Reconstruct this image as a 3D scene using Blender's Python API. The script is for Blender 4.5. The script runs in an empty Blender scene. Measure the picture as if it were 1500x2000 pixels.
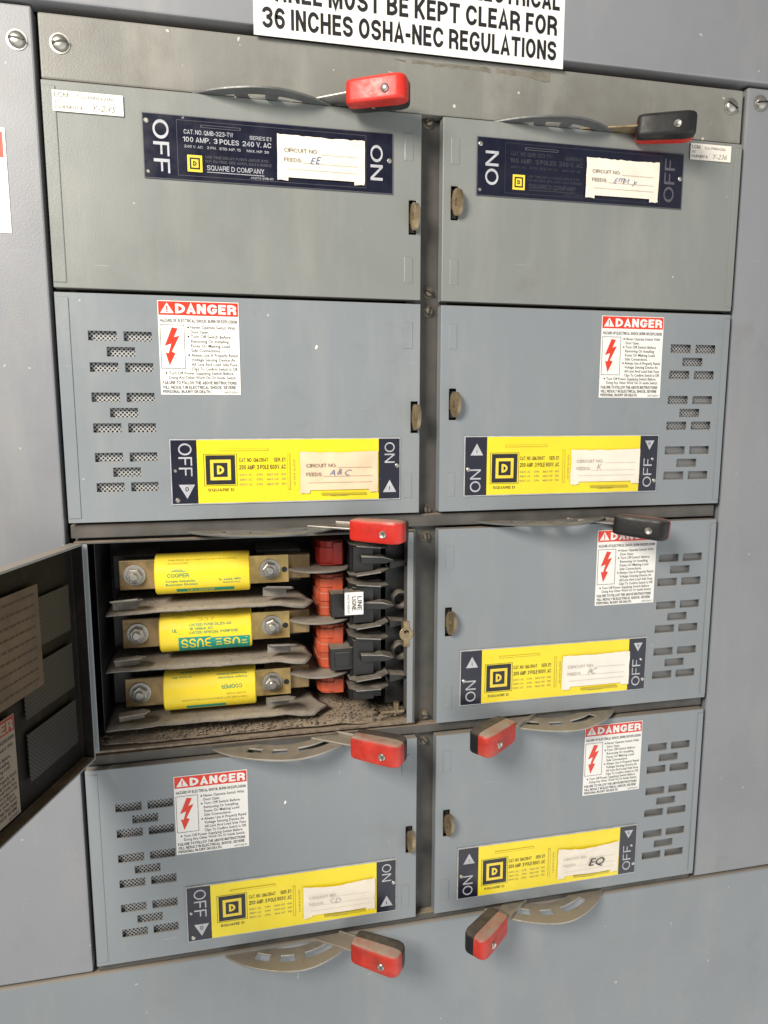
import bpy, bmesh, math, random
import numpy as np
from mathutils import Vector, Matrix
random.seed(4)
sc=bpy.context.scene
col=sc.collection
# ------------------------------------------------------------------ camera
def rod(r):
    r=np.array(r);t=np.linalg.norm(r);k=r/t
    K=np.array([[0,-k[2],k[1]],[k[2],0,-k[0]],[-k[1],k[0],0]])
    return np.eye(3)+math.sin(t)*K+(1-math.cos(t))*K@K
_X=np.array([6680,-230,1480.]);_X/=np.linalg.norm(_X)
_D=np.array([35,10530,1480.]);_D-=_X*(_D@_X);_D/=np.linalg.norm(_D)
R=rod((.0024,.0034,.0043))@np.array([_X,np.cross(_X,_D),-_D]).T
C=np.array([-.1742,-.6376,-.1003]);F=1372.4
def ray(u,v): return R.T@np.array([(u-750)/F,(v-1000)/F,1.])
def U(u,v,y=0.):
    d=ray(u,v);P=C+(y-C[1])/d[1]*d;return float(P[0]),float(P[2])
def UZ(u,v,z):
    d=ray(u,v);P=C+(z-C[2])/d[2]*d;return float(P[0]),float(P[1])
cd=bpy.data.cameras.new("camera");cam=bpy.data.objects.new("camera",cd);col.objects.link(cam);sc.camera=cam
cd.sensor_fit='VERTICAL';cd.sensor_height=36;cd.sensor_width=27;cd.lens=F/2000*36;cd.clip_start=.01;cd.clip_end=100
M=Matrix.Identity(4)
for i in range(3):
    M[i][0]=R[0][i];M[i][1]=-R[1][i];M[i][2]=-R[2][i];M[i][3]=C[i]
cam.matrix_world=M
sc.view_settings.view_transform='Standard';sc.view_settings.look='None';sc.view_settings.exposure=0
# ------------------------------------------------------------------ materials
def nt(name):
    m=bpy.data.materials.new(name);m.use_nodes=True;n=m.node_tree;b=n.nodes["Principled BSDF"];return m,n,b
def N(n,t,**k):
    x=n.nodes.new(t)
    for a,b in k.items(): setattr(x,a,b)
    return x
def noise(n,scale,detail=4,rough=.55,vec=None,stretch=None):
    x=N(n,"ShaderNodeTexNoise");x.inputs["Scale"].default_value=scale;x.inputs["Detail"].default_value=detail;x.inputs["Roughness"].default_value=rough
    if vec is None: vec=N(n,"ShaderNodeNewGeometry").outputs["Position"]
    if stretch:
        mp=N(n,"ShaderNodeMapping");mp.inputs["Scale"].default_value=stretch[0];mp.inputs["Rotation"].default_value=stretch[1]
        n.links.new(vec,mp.inputs["Vector"]);vec=mp.outputs[0]
    n.links.new(vec,x.inputs["Vector"]);return x.outputs["Fac"]
def mapr(n,val,a,b,c=0.,d=1.):
    x=N(n,"ShaderNodeMapRange");x.inputs[1].default_value=a;x.inputs[2].default_value=b;x.inputs[3].default_value=c;x.inputs[4].default_value=d
    n.links.new(val,x.inputs[0]);return x.outputs[0]
def mth(n,op,a,b=None):
    x=N(n,"ShaderNodeMath",operation=op)
    for i,q in enumerate((a,b)):
        if q is None: continue
        if isinstance(q,(int,float)): x.inputs[i].default_value=q
        else: n.links.new(q,x.inputs[i])
    return x.outputs[0]
def mix(n,fac,a,b,mode='MIX'):
    x=N(n,"ShaderNodeMix",data_type='RGBA',blend_type=mode)
    for i,q in ((0,fac),(6,a),(7,b)):
        if isinstance(q,(int,float)): x.inputs[i].default_value=q
        elif isinstance(q,tuple): x.inputs[i].default_value=(*q[:3],1)
        else: n.links.new(q,x.inputs[i])
    return x.outputs[2]
def surf(name,base,rough=.5,metal=0.,var=.12,vscale=25,dust=0.,grime=0.,nick=0.,bump=.0,bscale=600,spec=.5,scratch=0.,smudge=0.,dustcol=(.30,.235,.165),grimecol=(.10,.07,.045)):
    m,n,b=nt(name)
    f=mapr(n,noise(n,vscale,5),.3,.7,1-var,1+var)
    cc=N(n,"ShaderNodeCombineColor")
    for i in range(3): n.links.new(f,cc.inputs[i])
    c=mix(n,1.,tuple(base),cc.outputs[0],'MULTIPLY')
    rsock=mapr(n,noise(n,vscale*3,4),.3,.7,max(.05,rough-.08),min(1,rough+.1))
    if smudge>0:
        s=mapr(n,noise(n,1,5,.65,stretch=((26,26,5),(0,.12,0))),.5,.72,0,smudge)
        c=mix(n,s,c,(.36,.34,.30))
        s3=mapr(n,noise(n,16,6,.7),.58,.72,0,smudge)
        c=mix(n,s3,c,(.13,.125,.115))
        rsock=mth(n,'ADD',rsock,mth(n,'MULTIPLY',s,.35))
    if grime>0:
        g=mapr(n,noise(n,14,8,.7),.52,.78,0,grime)
        c=mix(n,g,c,tuple(grimecol))
    if scratch>0:
        s=mapr(n,noise(n,1,3,.6,stretch=((14,14,420),(0,.5,0))),.70,.74,0,scratch)
        s2=mapr(n,noise(n,9,2),.5,.6)
        c=mix(n,mth(n,'MULTIPLY',s,s2),c,(.5,.5,.48))
    if nick>0:
        g=mapr(n,noise(n,150,2,.4),.77,.80,0,nick)
        c=mix(n,g,c,(.62,.60,.55))
    if dust>0:
        geo=N(n,"ShaderNodeNewGeometry");sp=N(n,"ShaderNodeSeparateXYZ");n.links.new(geo.outputs["Normal"],sp.inputs[0])
        d=mth(n,'MULTIPLY',mapr(n,sp.outputs[2],.25,.9),mapr(n,noise(n,60,6,.7),.25,.6,.35,1))
        d=mth(n,'MULTIPLY',d,dust)
        c=mix(n,d,c,tuple(dustcol))
        rsock=mth(n,'MAXIMUM',rsock,mth(n,'MULTIPLY',d,.9))
    n.links.new(c,b.inputs["Base Color"]);n.links.new(rsock,b.inputs["Roughness"])
    b.inputs["Metallic"].default_value=metal
    b.inputs["Specular IOR Level"].default_value=spec
    if bump>0:
        bp=N(n,"ShaderNodeBump");bp.inputs["Strength"].default_value=bump;bp.inputs["Distance"].default_value=.001
        n.links.new(noise(n,bscale,3),bp.inputs["Height"]);n.links.new(bp.outputs[0],b.inputs["Normal"])
    return m
PB=surf("blue_grey_paint",(.212,.236,.254),.34,var=.06,vscale=7,dust=.75,grime=.10,nick=.5,bump=.12,bscale=700,scratch=.6,smudge=.20)
PT=surf("neutral_grey_paint",(.205,.218,.208),.34,var=.06,vscale=7,dust=.7,grime=.12,nick=.6,bump=.12,bscale=700,scratch=.7,smudge=.20)
PS=surf("side_panel_paint",(.220,.228,.246),.38,var=.06,vscale=5,dust=.6,grime=.12,nick=.5,bump=.12,bscale=700,scratch=.4,smudge=.18)
PTR=surf("trim_paint",(.200,.200,.182),.40,var=.12,vscale=9,dust=.8,grime=.35,nick=.8,bump=.15,scratch=.7,smudge=.3)
PD=surf("dusty_frame_paint",(.075,.071,.065),.65,var=.3,vscale=30,dust=1.0,grime=.7,nick=.6)
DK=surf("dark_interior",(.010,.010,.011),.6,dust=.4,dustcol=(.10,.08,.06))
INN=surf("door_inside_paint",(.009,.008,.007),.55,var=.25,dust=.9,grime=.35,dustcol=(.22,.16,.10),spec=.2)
NAVY=surf("navy_enamel",(.006,.007,.020),.28,var=.2,nick=.35,spec=.5)
BLK=surf("black_print",(.012,.012,.014),.45)
YEL=surf("yellow_enamel",(.82,.66,.015),.35,var=.05,vscale=20,grime=.14,grimecol=(.45,.33,.05))
YELD=surf("yellow_pressed_edge",(.50,.40,.015),.4)
LOGO=surf("yellow_logo",(.80,.60,.05),.4)
WHT=surf("white_sticker",(.78,.77,.74),.35,var=.03,grime=.08,grimecol=(.5,.44,.35))
SDW=surf("shaded_sticker_white",(.20,.165,.125),.6,var=.1)  # white and red darkened to paint in shade for the open-door label
SDR=surf("shaded_sticker_red",(.22,.02,.012),.6,var=.1)
PRT=surf("pale_print",(.42,.43,.46),.4,var=.2,vscale=80)
DIM=surf("faded_print",(.08,.08,.095),.5)
FDM=surf("very_faded_print",(.045,.045,.058),.5)
RED=surf("red_print",(.66,.035,.012),.35,var=.05)
CARD=surf("ivory_card",(.80,.73,.62),.7,var=.06,vscale=60,grime=.25,grimecol=(.48,.34,.22),bump=.3,bscale=120)
CARDW=surf("white_card",(.80,.76,.68),.7,var=.05,vscale=60,grime=.22,grimecol=(.48,.36,.25),bump=.3,bscale=120)
CARDP=surf("aged_peach_card",(.76,.58,.40),.7,var=.09,vscale=50,grime=.35,grimecol=(.5,.30,.15),bump=.3,bscale=120)
GPR=surf("grey_print",(.16,.14,.12),.6)
FNT=surf("faint_card_print",(.44,.39,.33),.6)
INK=surf("blue_ink",(.05,.11,.30),.6)
PEN=surf("pencil_grey",(.40,.37,.34),.6)
REDP=surf("red_plastic",(.50,.020,.012),.42,var=.15,vscale=60,dust=.75,nick=.3,bump=.15,bscale=250,grime=.3,grimecol=(.15,.03,.02),dustcol=(.36,.29,.23))
REDD=surf("dusty_red_plastic",(.46,.028,.016),.55,var=.25,vscale=70,dust=1.0,grime=.5,grimecol=(.30,.17,.12),nick=.3,bump=.2,bscale=250,dustcol=(.33,.27,.21))
BLKP=surf("black_plastic",(.013,.013,.014),.45,var=.2,dust=.45,nick=.3,bump=.15,bscale=250,dustcol=(.22,.18,.14),spec=.35)
STEEL=surf("zinc_steel",(.42,.41,.38),.38,metal=.85,var=.15,vscale=50,dust=.85,grime=.3,dustcol=(.34,.28,.21))
STLD=surf("grimy_screw_steel",(.17,.15,.12),.5,metal=.6,var=.2,vscale=80,dust=.85,grime=.5)
DSC=surf("grey_disc_steel",(.13,.135,.135),.45,metal=.3,var=.2,vscale=50,dust=.8,grime=.3,dustcol=(.30,.27,.23))
STEELD=surf("dusty_steel",(.34,.32,.28),.5,metal=.5,var=.2,vscale=50,dust=1.0,grime=.4,dustcol=(.36,.31,.24))
SHD=surf("dusty_grey_shield",(.20,.185,.165),.7,var=.2,vscale=50,dust=1.0,grime=.4,dustcol=(.32,.28,.23))
BRS=surf("tarnished_brass",(.26,.20,.12),.45,metal=.6,var=.35,vscale=90,grime=.6,dust=.5)
BRL=surf("brass_blade",(.50,.36,.14),.42,metal=.6,var=.25,vscale=70,grime=.4,dust=.6)
BRD=surf("dark_brass",(.30,.21,.10),.5,metal=.45,var=.35,vscale=70,grime=.5,dust=.6)
FY=surf("fuse_yellow",(.82,.62,.02),.42,var=.06,vscale=40,dust=.22,grime=.14,grimecol=(.4,.3,.1),dustcol=(.5,.42,.2))
GRN=surf("green_print",(.0,.26,.15),.45,var=.15,vscale=90)
TEAL=surf("teal_print",(.0,.27,.20),.45,var=.2,vscale=90)
OLV=surf("olive_print",(.42,.37,.03),.5)
ORG=surf("orange_plastic",(.50,.085,.035),.5,var=.25,vscale=60,dust=.8,grime=.4,dustcol=(.32,.22,.16),grimecol=(.18,.06,.03))
REDI=surf("dark_red_plastic",(.34,.02,.012),.5,var=.2,dust=.5)
FIB=surf("grey_fibre_board",(.18,.165,.145),.9,var=.35,vscale=90,dust=1.0,dustcol=(.35,.30,.24),bump=.6,bscale=400)
FIBD=surf("dusty_floor",(.17,.135,.105),.95,var=.5,vscale=150,dust=1.0,dustcol=(.33,.26,.185),bump=1.0,bscale=450)
BLI=surf("black_moulding",(.013,.013,.014),.45,var=.2,dust=.9,dustcol=(.26,.23,.19))
PAL=surf("pale_front_edge",(.23,.22,.205),.7,var=.3,vscale=150,dust=.8)
RES=surf("adhesive_residue",(.165,.15,.12),.7,var=.3,vscale=120)
PAPER=surf("tan_paper",(.085,.058,.034),.8,var=.2,vscale=40,grime=.4)
PAPT=surf("dim_paper_print",(.045,.032,.02),.8)
def perf(name,lite,dark=.008):
    m,n,b=nt(name)
    tc=N(n,"ShaderNodeTexCoord");s=N(n,"ShaderNodeSeparateXYZ");n.links.new(tc.outputs["Object"],s.inputs[0])
    c=N(n,"ShaderNodeCombineXYZ");n.links.new(s.outputs[0],c.inputs[0])
    n.links.new(s.outputs[2],c.inputs[1])
    mp=N(n,"ShaderNodeMapping");mp.inputs["Rotation"].default_value=(0,0,math.radians(45));n.links.new(c.outputs[0],mp.inputs[0])
    v=N(n,"ShaderNodeTexVoronoi",voronoi_dimensions='2D');v.inputs["Scale"].default_value=400;v.inputs["Randomness"].default_value=0.05
    n.links.new(mp.outputs[0],v.inputs["Vector"])
    h=mapr(n,v.outputs["Distance"],.34,.42)
    k=mix(n,h,(dark,dark,dark),lite);n.links.new(k,b.inputs["Base Color"]);b.inputs["Roughness"].default_value=.5;b.inputs["Metallic"].default_value=.1
    return m
PERF=perf("perforated_screen",(.44,.45,.45));PERFR=perf("shaded_perforated_screen",(.38,.38,.38),.005);PERFD=perf("shaded_screen_lit_holes",(.010,.009,.008),.045)  # right screen shaded in colour; open-door screen painted dark, holes lighter as if lit
# ------------------------------------------------------------------ stroke lettering (capitals, digits)
def fillet(pts,closed):
    out=[];n=len(pts)
    for i,p in enumerate(pts):
        r=p[2] if len(p)>2 else 0;P=Vector(p[:2])
        if r<=0 or (not closed and i in (0,n-1)): out.append(P);continue
        A=Vector(pts[i-1][:2]);B=Vector(pts[(i+1)%n][:2])
        la=(A-P).length;lb=(B-P).length
        ra=min(r,la*(.5 if (len(pts[i-1])>2 and pts[i-1][2]>0) else 1));rb=min(r,lb*(.5 if (len(pts[(i+1)%n])>2 and pts[(i+1)%n][2]>0) else 1))
        S=P+(A-P).normalized()*ra;E=P+(B-P).normalized()*rb
        for k in range(7):
            t=k/6*math.pi/2;out.append(P+(S-P)*(1-math.sin(t))+(E-P)*(1-math.cos(t)))
    return out
def ribbon(pts,t,closed):
    q=[pts[0]]
    for p in pts[1:]:
        if (p-q[-1]).length>1e-4: q.append(p)
    if closed and (q[0]-q[-1]).length<1e-4: q.pop()
    n=len(q);V=[]
    for i in range(n):
        a=q[i-1] if (i>0 or closed) else None;b=q[(i+1)%n] if (i<n-1 or closed) else None
        d1=(q[i]-a).normalized() if a is not None else None;d2=(b-q[i]).normalized() if b is not None else None
        if d1 is None: d1=d2
        if d2 is None: d2=d1
        n1=Vector((-d1.y,d1.x));n2=Vector((-d2.y,d2.x));m=(n1+n2)
        if m.length<1e-3: m=n1
        m.normalize();k=min(1/max(.2,m.dot(n1)),1.9)
        V+=[q[i]+m*t/2*k,q[i]-m*t/2*k]
    f=[]
    for i in range(n if closed else n-1):
        j=(i+1)%n;f.append((2*i,2*i+1,2*j+1,2*j))
    return [tuple(v) for v in V],f
def glyph(c,t):
    h=t/2;W=.70
    if c in "MW": W=.88
    if c in "CGOQD": W=.76
    if c in "IJ1LEF": W={'I':t,'J':.55,'1':.42,'L':.56,'E':.60,'F':.56}[c]
    if c in ".,:!": W=t
    if c=='-': W=.36
    if c=="'": W=t
    if c=='/': W=.4
    if c=='&': W=.78
    L,Rr,B,T=h,W-h,h,1-h;r=.5;m=.5;s=.32
    D={
    'A':[[(L*.8,0),(W/2,1-h*.6),(W-L*.8,0)],[(W*.2,.28),(W*.8,.28)]],
    'B':[[(L,0),(L,1)],[(L,T),(Rr-.04,T,s),(Rr-.04,m+.02,s),(L,m+.02)],[(L,m+.02),(Rr,m+.02,s),(Rr,B,s),(L,B)]],
    'C':[[(Rr,.66),(Rr,T,r),(L,T,r),(L,B,r),(Rr,B,r),(Rr,.34)]],
    'D':[[(L,0),(L,1)],[(L,T),(Rr,T,r),(Rr,B,r),(L,B)]],
    'E':[[(L,0),(L,1)],[(L,T),(W,T)],[(L,m+.02),(W-.05,m+.02)],[(L,B),(W,B)]],
    'F':[[(L,0),(L,1)],[(L,T),(W,T)],[(L,m),(W-.06,m)]],
    'G':[[(Rr,.68),(Rr,T,r),(L,T,r),(L,B,r),(Rr,B,r*.6),(Rr,.44),(W*.52,.44)]],
    'H':[[(L,0),(L,1)],[(Rr,0),(Rr,1)],[(L,m),(Rr,m)]],
    'I':[[(h,0),(h,1)]],
    'J':[[(Rr,1),(Rr,B,r),(L,B,r),(L,.32)]],
    'K':[[(L,0),(L,1)],[(L,.36),(Rr+.02,1)],[(W*.38,.56),(Rr+.03,0)]],
    'L':[[(L,0),(L,1)],[(L,B),(W,B)]],
    'M':[[(L,0),(L,1)],[(Rr,0),(Rr,1)],[(L,1),(W/2,.02),(Rr,1)]],
    'N':[[(L,0),(L,1)],[(Rr,0),(Rr,1)],[(L,1-h*.3),(Rr,h*.3)]],
    'O':[[(L,T,r),(Rr,T,r),(Rr,B,r),(L,B,r),'c']],
    'P':[[(L,0),(L,1)],[(L,T),(Rr,T,s),(Rr,.44,s),(L,.44)]],
    'Q':[[(L,T,r),(Rr,T,r),(Rr,B,r),(L,B,r),'c'],[(W*.55,.28),(W*.98,-.02)]],
    'R':[[(L,0),(L,1)],[(L,T),(Rr,T,s),(Rr,.46,s),(L,.46)],[(W*.55,.46),(Rr,.38,.15),(Rr,0)]],
    'S':[[(Rr,.70),(Rr,T,r),(L,T,r),(L,m+.02,s),(Rr,m-.01,s),(Rr,B,r),(L,B,r),(L,.30)]],
    'T':[[(0,T),(W,T)],[(W/2,0),(W/2,1)]],
    'U':[[(L,1),(L,B,r),(Rr,B,r),(Rr,1)]],
    'V':[[(L*.8,1),(W/2,h*.6),(W-L*.8,1)]],
    'W':[[(L*.8,1),(W*.27,h*.5),(W/2,.96),(W*.73,h*.5),(W-L*.8,1)]],
    'X':[[(L*.8,0),(W-L*.8,1)],[(L*.8,1),(W-L*.8,0)]],
    'Y':[[(L*.8,1),(W/2,.45)],[(W-L*.8,1),(W/2,.45)],[(W/2,0),(W/2,.47)]],
    'Z':[[(0,T),(W-h*.6,T),(h*.6,B),(W,B)]],
    '0':[[(L,T,r),(Rr-.06,T,r),(Rr-.06,B,r),(L,B,r),'c']],
    '1':[[(Rr,0),(Rr,1)],[(0,.74),(Rr,.9)]],
    '2':[[(L,.68),(L,T,r),(Rr,T,r),(Rr,.55,s),(L,.16,.1),(L,B),(W,B)]],
    '3':[[(L,.72),(L,T,s),(Rr,T,s),(Rr,m+.02,s),(W*.4,m+.02)],[(W*.4,m+.02),(Rr,m+.02,s),(Rr,B,r),(L,B,r),(L,.28)]],
    '4':[[(W*.72,0),(W*.72,.97),(h*.6,.3),(W,.3)]],
    '5':[[(W-.03,T),(L+.03,T),(L,m+.04),(Rr,m+.08,s),(Rr,B,r),(L,B,r),(L,.28)]],
    '6':[[(Rr,.72),(Rr,T,r),(L,T,r),(L,B,r),(Rr,B,r),(Rr,m+.06,s),(L,m+.06,s)]],
    '7':[[(0,T),(Rr,T),(Rr,.8,.1),(W*.35,0)]],
    '8':[[(L,T,s),(Rr,T,s),(Rr,m+.02,s),(L,m+.02,s),'c'],[(L,m+.02,s),(Rr,m+.02,s),(Rr,B,s),(L,B,s),'c']],
    '9':[[(L,.28),(L,B,r),(Rr,B,r),(Rr,T,r),(L,T,r),(L,.44,s),(Rr,.44,s)]],
    '-':[[(0,.42),(W,.42)]],'.':[[(h,0),(h,t)]],',':[[(h,t),(h*.5,-.12)]],':':[[(h,0),(h,t)],[(h,.5),(h,.5+t)]],"'":[[(h,.7),(h,1)]],
    '!':[[(h,.3),(h,1)],[(h,0),(h,t)]],'/':[[(0,0),(W,1)]],
    '#':[[(W*.3,0),(W*.4,1)],[(W*.65,0),(W*.75,1)],[(0,.34),(W,.34)],[(0,.66),(W,.66)]],
    '&':[[(W,0),(W*.25,.72,.2),(W*.3,T,.2),(W*.6,T,.2),(W*.6,.66,.2),(L,.36,.2),(L,B,.25),(W*.7,B,.3),(W-.03,.42)]],
    }
    return D.get(c),W
_tc={}
def sgeo(s,t):
    V=[];Fc=[];lay=[];x=0
    for c in s:
        if c==' ': x+=.30;continue
        g,W=glyph(c,t)
        for li,st in enumerate(g):
            cl=st[-1]=='c'
            if cl: st=st[:-1]
            v,f=ribbon(fillet(st,cl),t,cl);o=len(V)
            V+=[(a+x,b) for a,b in v];Fc+=[tuple(o+k for k in q) for q in f];lay+=[li]*len(v)
        x+=W+.115
    return np.array(V),Fc,np.array(lay)
OKC=set("ABCDEFGHIJKLMNOPQRSTUVWXYZ0123456789-.,:'!/#& ")
def tgeo(s,bold=0.,shear=0.):
    k=(s,bold,shear)
    if k in _tc: return _tc[k]
    if shear==0 and set(s)<=OKC:
        _tc[k]=sgeo(s,.125+bold*2.4)+(1.,);return _tc[k]
    cu=bpy.data.curves.new("t",'FONT');cu.body=s;cu.size=1;cu.offset=bold;cu.shear=shear;cu.resolution_u=2
    ob=bpy.data.objects.new("t",cu);col.objects.link(ob);bpy.context.view_layer.update()
    me=bpy.data.meshes.new_from_object(ob.evaluated_get(bpy.context.evaluated_depsgraph_get()))
    v=np.array([tuple(q.co)[:2] for q in me.vertices]) if len(me.vertices) else np.zeros((1,2))
    f=[tuple(p.vertices) for p in me.polygons]
    bpy.data.objects.remove(ob);bpy.data.curves.remove(cu);bpy.data.meshes.remove(me)
    _tc[k]=(v,f,np.zeros(len(v)),.70);return _tc[k]
# ------------------------------------------------------------------ mesh builder
class MB:
    def __init__(s): s.v=[];s.f=[];s.m=[];s.mats=[]
    def mi(s,mat):
        if mat not in s.mats: s.mats.append(mat)
        return s.mats.index(mat)
    def add(s,vs,fs,mat,T=None):
        o=len(s.v);i=s.mi(mat)
        for p in vs:
            p=Vector(p)
            if T is not None: p=T@p
            s.v.append(tuple(p))
        for f in fs: s.f.append(tuple(o+a for a in f));s.m.append(i)
    def box(s,x0,x1,y0,y1,z0,z1,mat,T=None):
        v=[(x,y,z) for x in (x0,x1) for y in (y0,y1) for z in (z0,z1)]
        s.add(v,[(0,1,3,2),(4,6,7,5),(0,4,5,1),(2,3,7,6),(0,2,6,4),(1,5,7,3)],mat,T)
    def quad(s,x0,x1,z0,z1,y,mat,T=None): s.add([(x0,y,z0),(x1,y,z0),(x1,y,z1),(x0,y,z1)],[(0,1,2,3)],mat,T)
    def poly(s,pts,y,mat,T=None): s.add([(a,y,b) for a,b in pts],[tuple(range(len(pts)))],mat,T)
    def frame(s,x0,x1,z0,z1,t,y,mat,T=None):
        s.quad(x0,x1,z1-t,z1,y,mat,T);s.quad(x0,x1,z0,z0+t,y,mat,T);s.quad(x0,x0+t,z0+t,z1-t,y,mat,T);s.quad(x1-t,x1,z0+t,z1-t,y,mat,T)
    def prism(s,pts,a0,a1,mat,plane='xy',T=None):
        n=len(pts)
        def P(p,h): return (p[0],p[1],h) if plane=='xy' else ((p[0],h,p[1]) if plane=='xz' else (h,p[0],p[1]))
        v=[P(p,a0) for p in pts]+[P(p,a1) for p in pts]
        s.add(v,[tuple(range(n)),tuple(range(2*n-1,n-1,-1))]+[(i,(i+1)%n,n+(i+1)%n,n+i) for i in range(n)],mat,T)
    def lathe(s,prof,n,mat,T=None,caps=True):
        v=[];f=[]
        for h,r in prof:
            for i in range(n):
                a=2*math.pi*i/n;v.append((r*math.cos(a),r*math.sin(a),h))
        for j in range(len(prof)-1):
            for i in range(n):
                k=(i+1)%n;f.append((j*n+i,j*n+k,(j+1)*n+k,(j+1)*n+i))
        if caps: f.append(tuple(range(n)));f.append(tuple(range(len(prof)*n-1,(len(prof)-1)*n-1,-1)))
        s.add(v,f,mat,T)
    def text(s,t,x,z,h,w=None,mat=None,y=0.,al='l',rot=0.,bold=0.,shear=0.,vc=False,bend=None,T=None):
        v,f,lay,CAP=tgeo(t,bold,shear)
        if not f: return
        k=h/CAP;x0,x1=v[:,0].min(),v[:,0].max()
        kx=k if w is None else w/(x1-x0)
        ax={'l':x0,'c':(x0+x1)/2,'r':x1}[al]
        X=(v[:,0]-ax)*kx;Z=v[:,1]*k-(h/2 if vc else 0)
        c,sn=math.cos(rot),math.sin(rot)
        PX=x+X*c-Z*sn;PZ=z+X*sn+Z*c
        if bend is None: P=[(a,y-l*2e-5,b) for a,b,l in zip(PX,PZ,lay)]
        else: P=[(a,-(bend+l*2e-5)*math.cos(b/bend),(bend+l*2e-5)*math.sin(b/bend)) for a,b,l in zip(PX,PZ,lay)]
        s.add(P,f,mat,T)
    def mesh(s,name,merge=False,recalc=False,smooth=False):
        me=bpy.data.meshes.new(name);me.from_pydata(s.v,[],s.f)
        for m in s.mats: me.materials.append(m)
        me.polygons.foreach_set("material_index",s.m)
        if merge or recalc:
            bm=bmesh.new();bm.from_mesh(me)
            if merge: bmesh.ops.remove_doubles(bm,verts=bm.verts,dist=1e-5)
            if recalc: bmesh.ops.recalc_face_normals(bm,faces=bm.faces)
            bm.to_mesh(me);bm.free()
        if smooth:
            me.shade_smooth()
            try: me.set_sharp_from_angle(angle=math.radians(35))
            except Exception: pass
        return me
def put(me,name,parent,loc=(0,0,0),rot=None,bevel=0,seg=2,**props):
    o=bpy.data.objects.new(name,me);col.objects.link(o);o.parent=parent;o.location=loc
    if rot: o.rotation_euler=rot
    if bevel:
        b=o.modifiers.new("bevel",'BEVEL');b.width=bevel;b.segments=seg;b.limit_method='ANGLE';b.angle_limit=math.radians(40)
    for k,v in props.items(): o[k]=v
    return o
def thing(name,loc,label,category,group=None):
    e=bpy.data.objects.new(name,None);e.empty_display_size=.02;col.objects.link(e);e.location=loc
    e["label"]=label;e["category"]=category
    if group: e["group"]=group
    return e
TY=lambda x=0,y=0,z=0: Matrix.Translation((x,y,z))@Matrix.Rotation(math.radians(90),4,'X')
# ------------------------------------------------------------------ levels
XL,XM0,XM1,XR=-.31,0.,.0198,.3242
ROWS=[(0.,.158),(-.1951,-.0036),(-.4084,-.2121),(-.6177,-.4217)]
DD=.012
def ctr(px,y=0.):
    p=[U(u,v,y) for u,v in px];return sum(a for a,_ in p)/4,sum(b for _,b in p)/4
def size(px):
    p=[U(u,v) for u,v in px];return (p[1][0]-p[0][0]+p[2][0]-p[3][0])/2,(p[0][1]-p[3][1]+p[1][1]-p[2][1])/2
PLY={"L2":[(331,859),(783,852),(781,972),(334,990)],"L4":[(363,1732),(774,1675),(772,1777),(368,1840)],
"R2":[(905,852),(1286,848),(1281,960),(905,970)],"R3":[(898,1272),(1262,1243),(1257,1345),(898,1377)],"R4":[(893,1660),(1242,1607),(1240,1700),(893,1757)]}
PLB={"L1":[(277,218),(768,262),(764,382),(284,347)],"R1":[(930,270),(1335,300),(1330,407),(930,383)]}
DNG={"L2":[(307,588),(465,592),(471,770),(315,770)],"R2":[(1175,618),(1296,618),(1290,778),(1168,776)],
"R3":[(1170,1037),(1282,1035),(1275,1177),(1160,1178)],"R4":[(1143,1412),(1253,1405),(1248,1550),(1138,1552)],"L4":[(340,1518),(484,1504),(486,1650),(343,1668)]}
def fam(d):
    s=[size(v) for v in d.values()];return sum(a for a,_ in s)/len(s),sum(b for _,b in s)/len(s)
WY,HY=fam(PLY);WB,HB=fam(PLB);WD,HD=fam(DNG)
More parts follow.
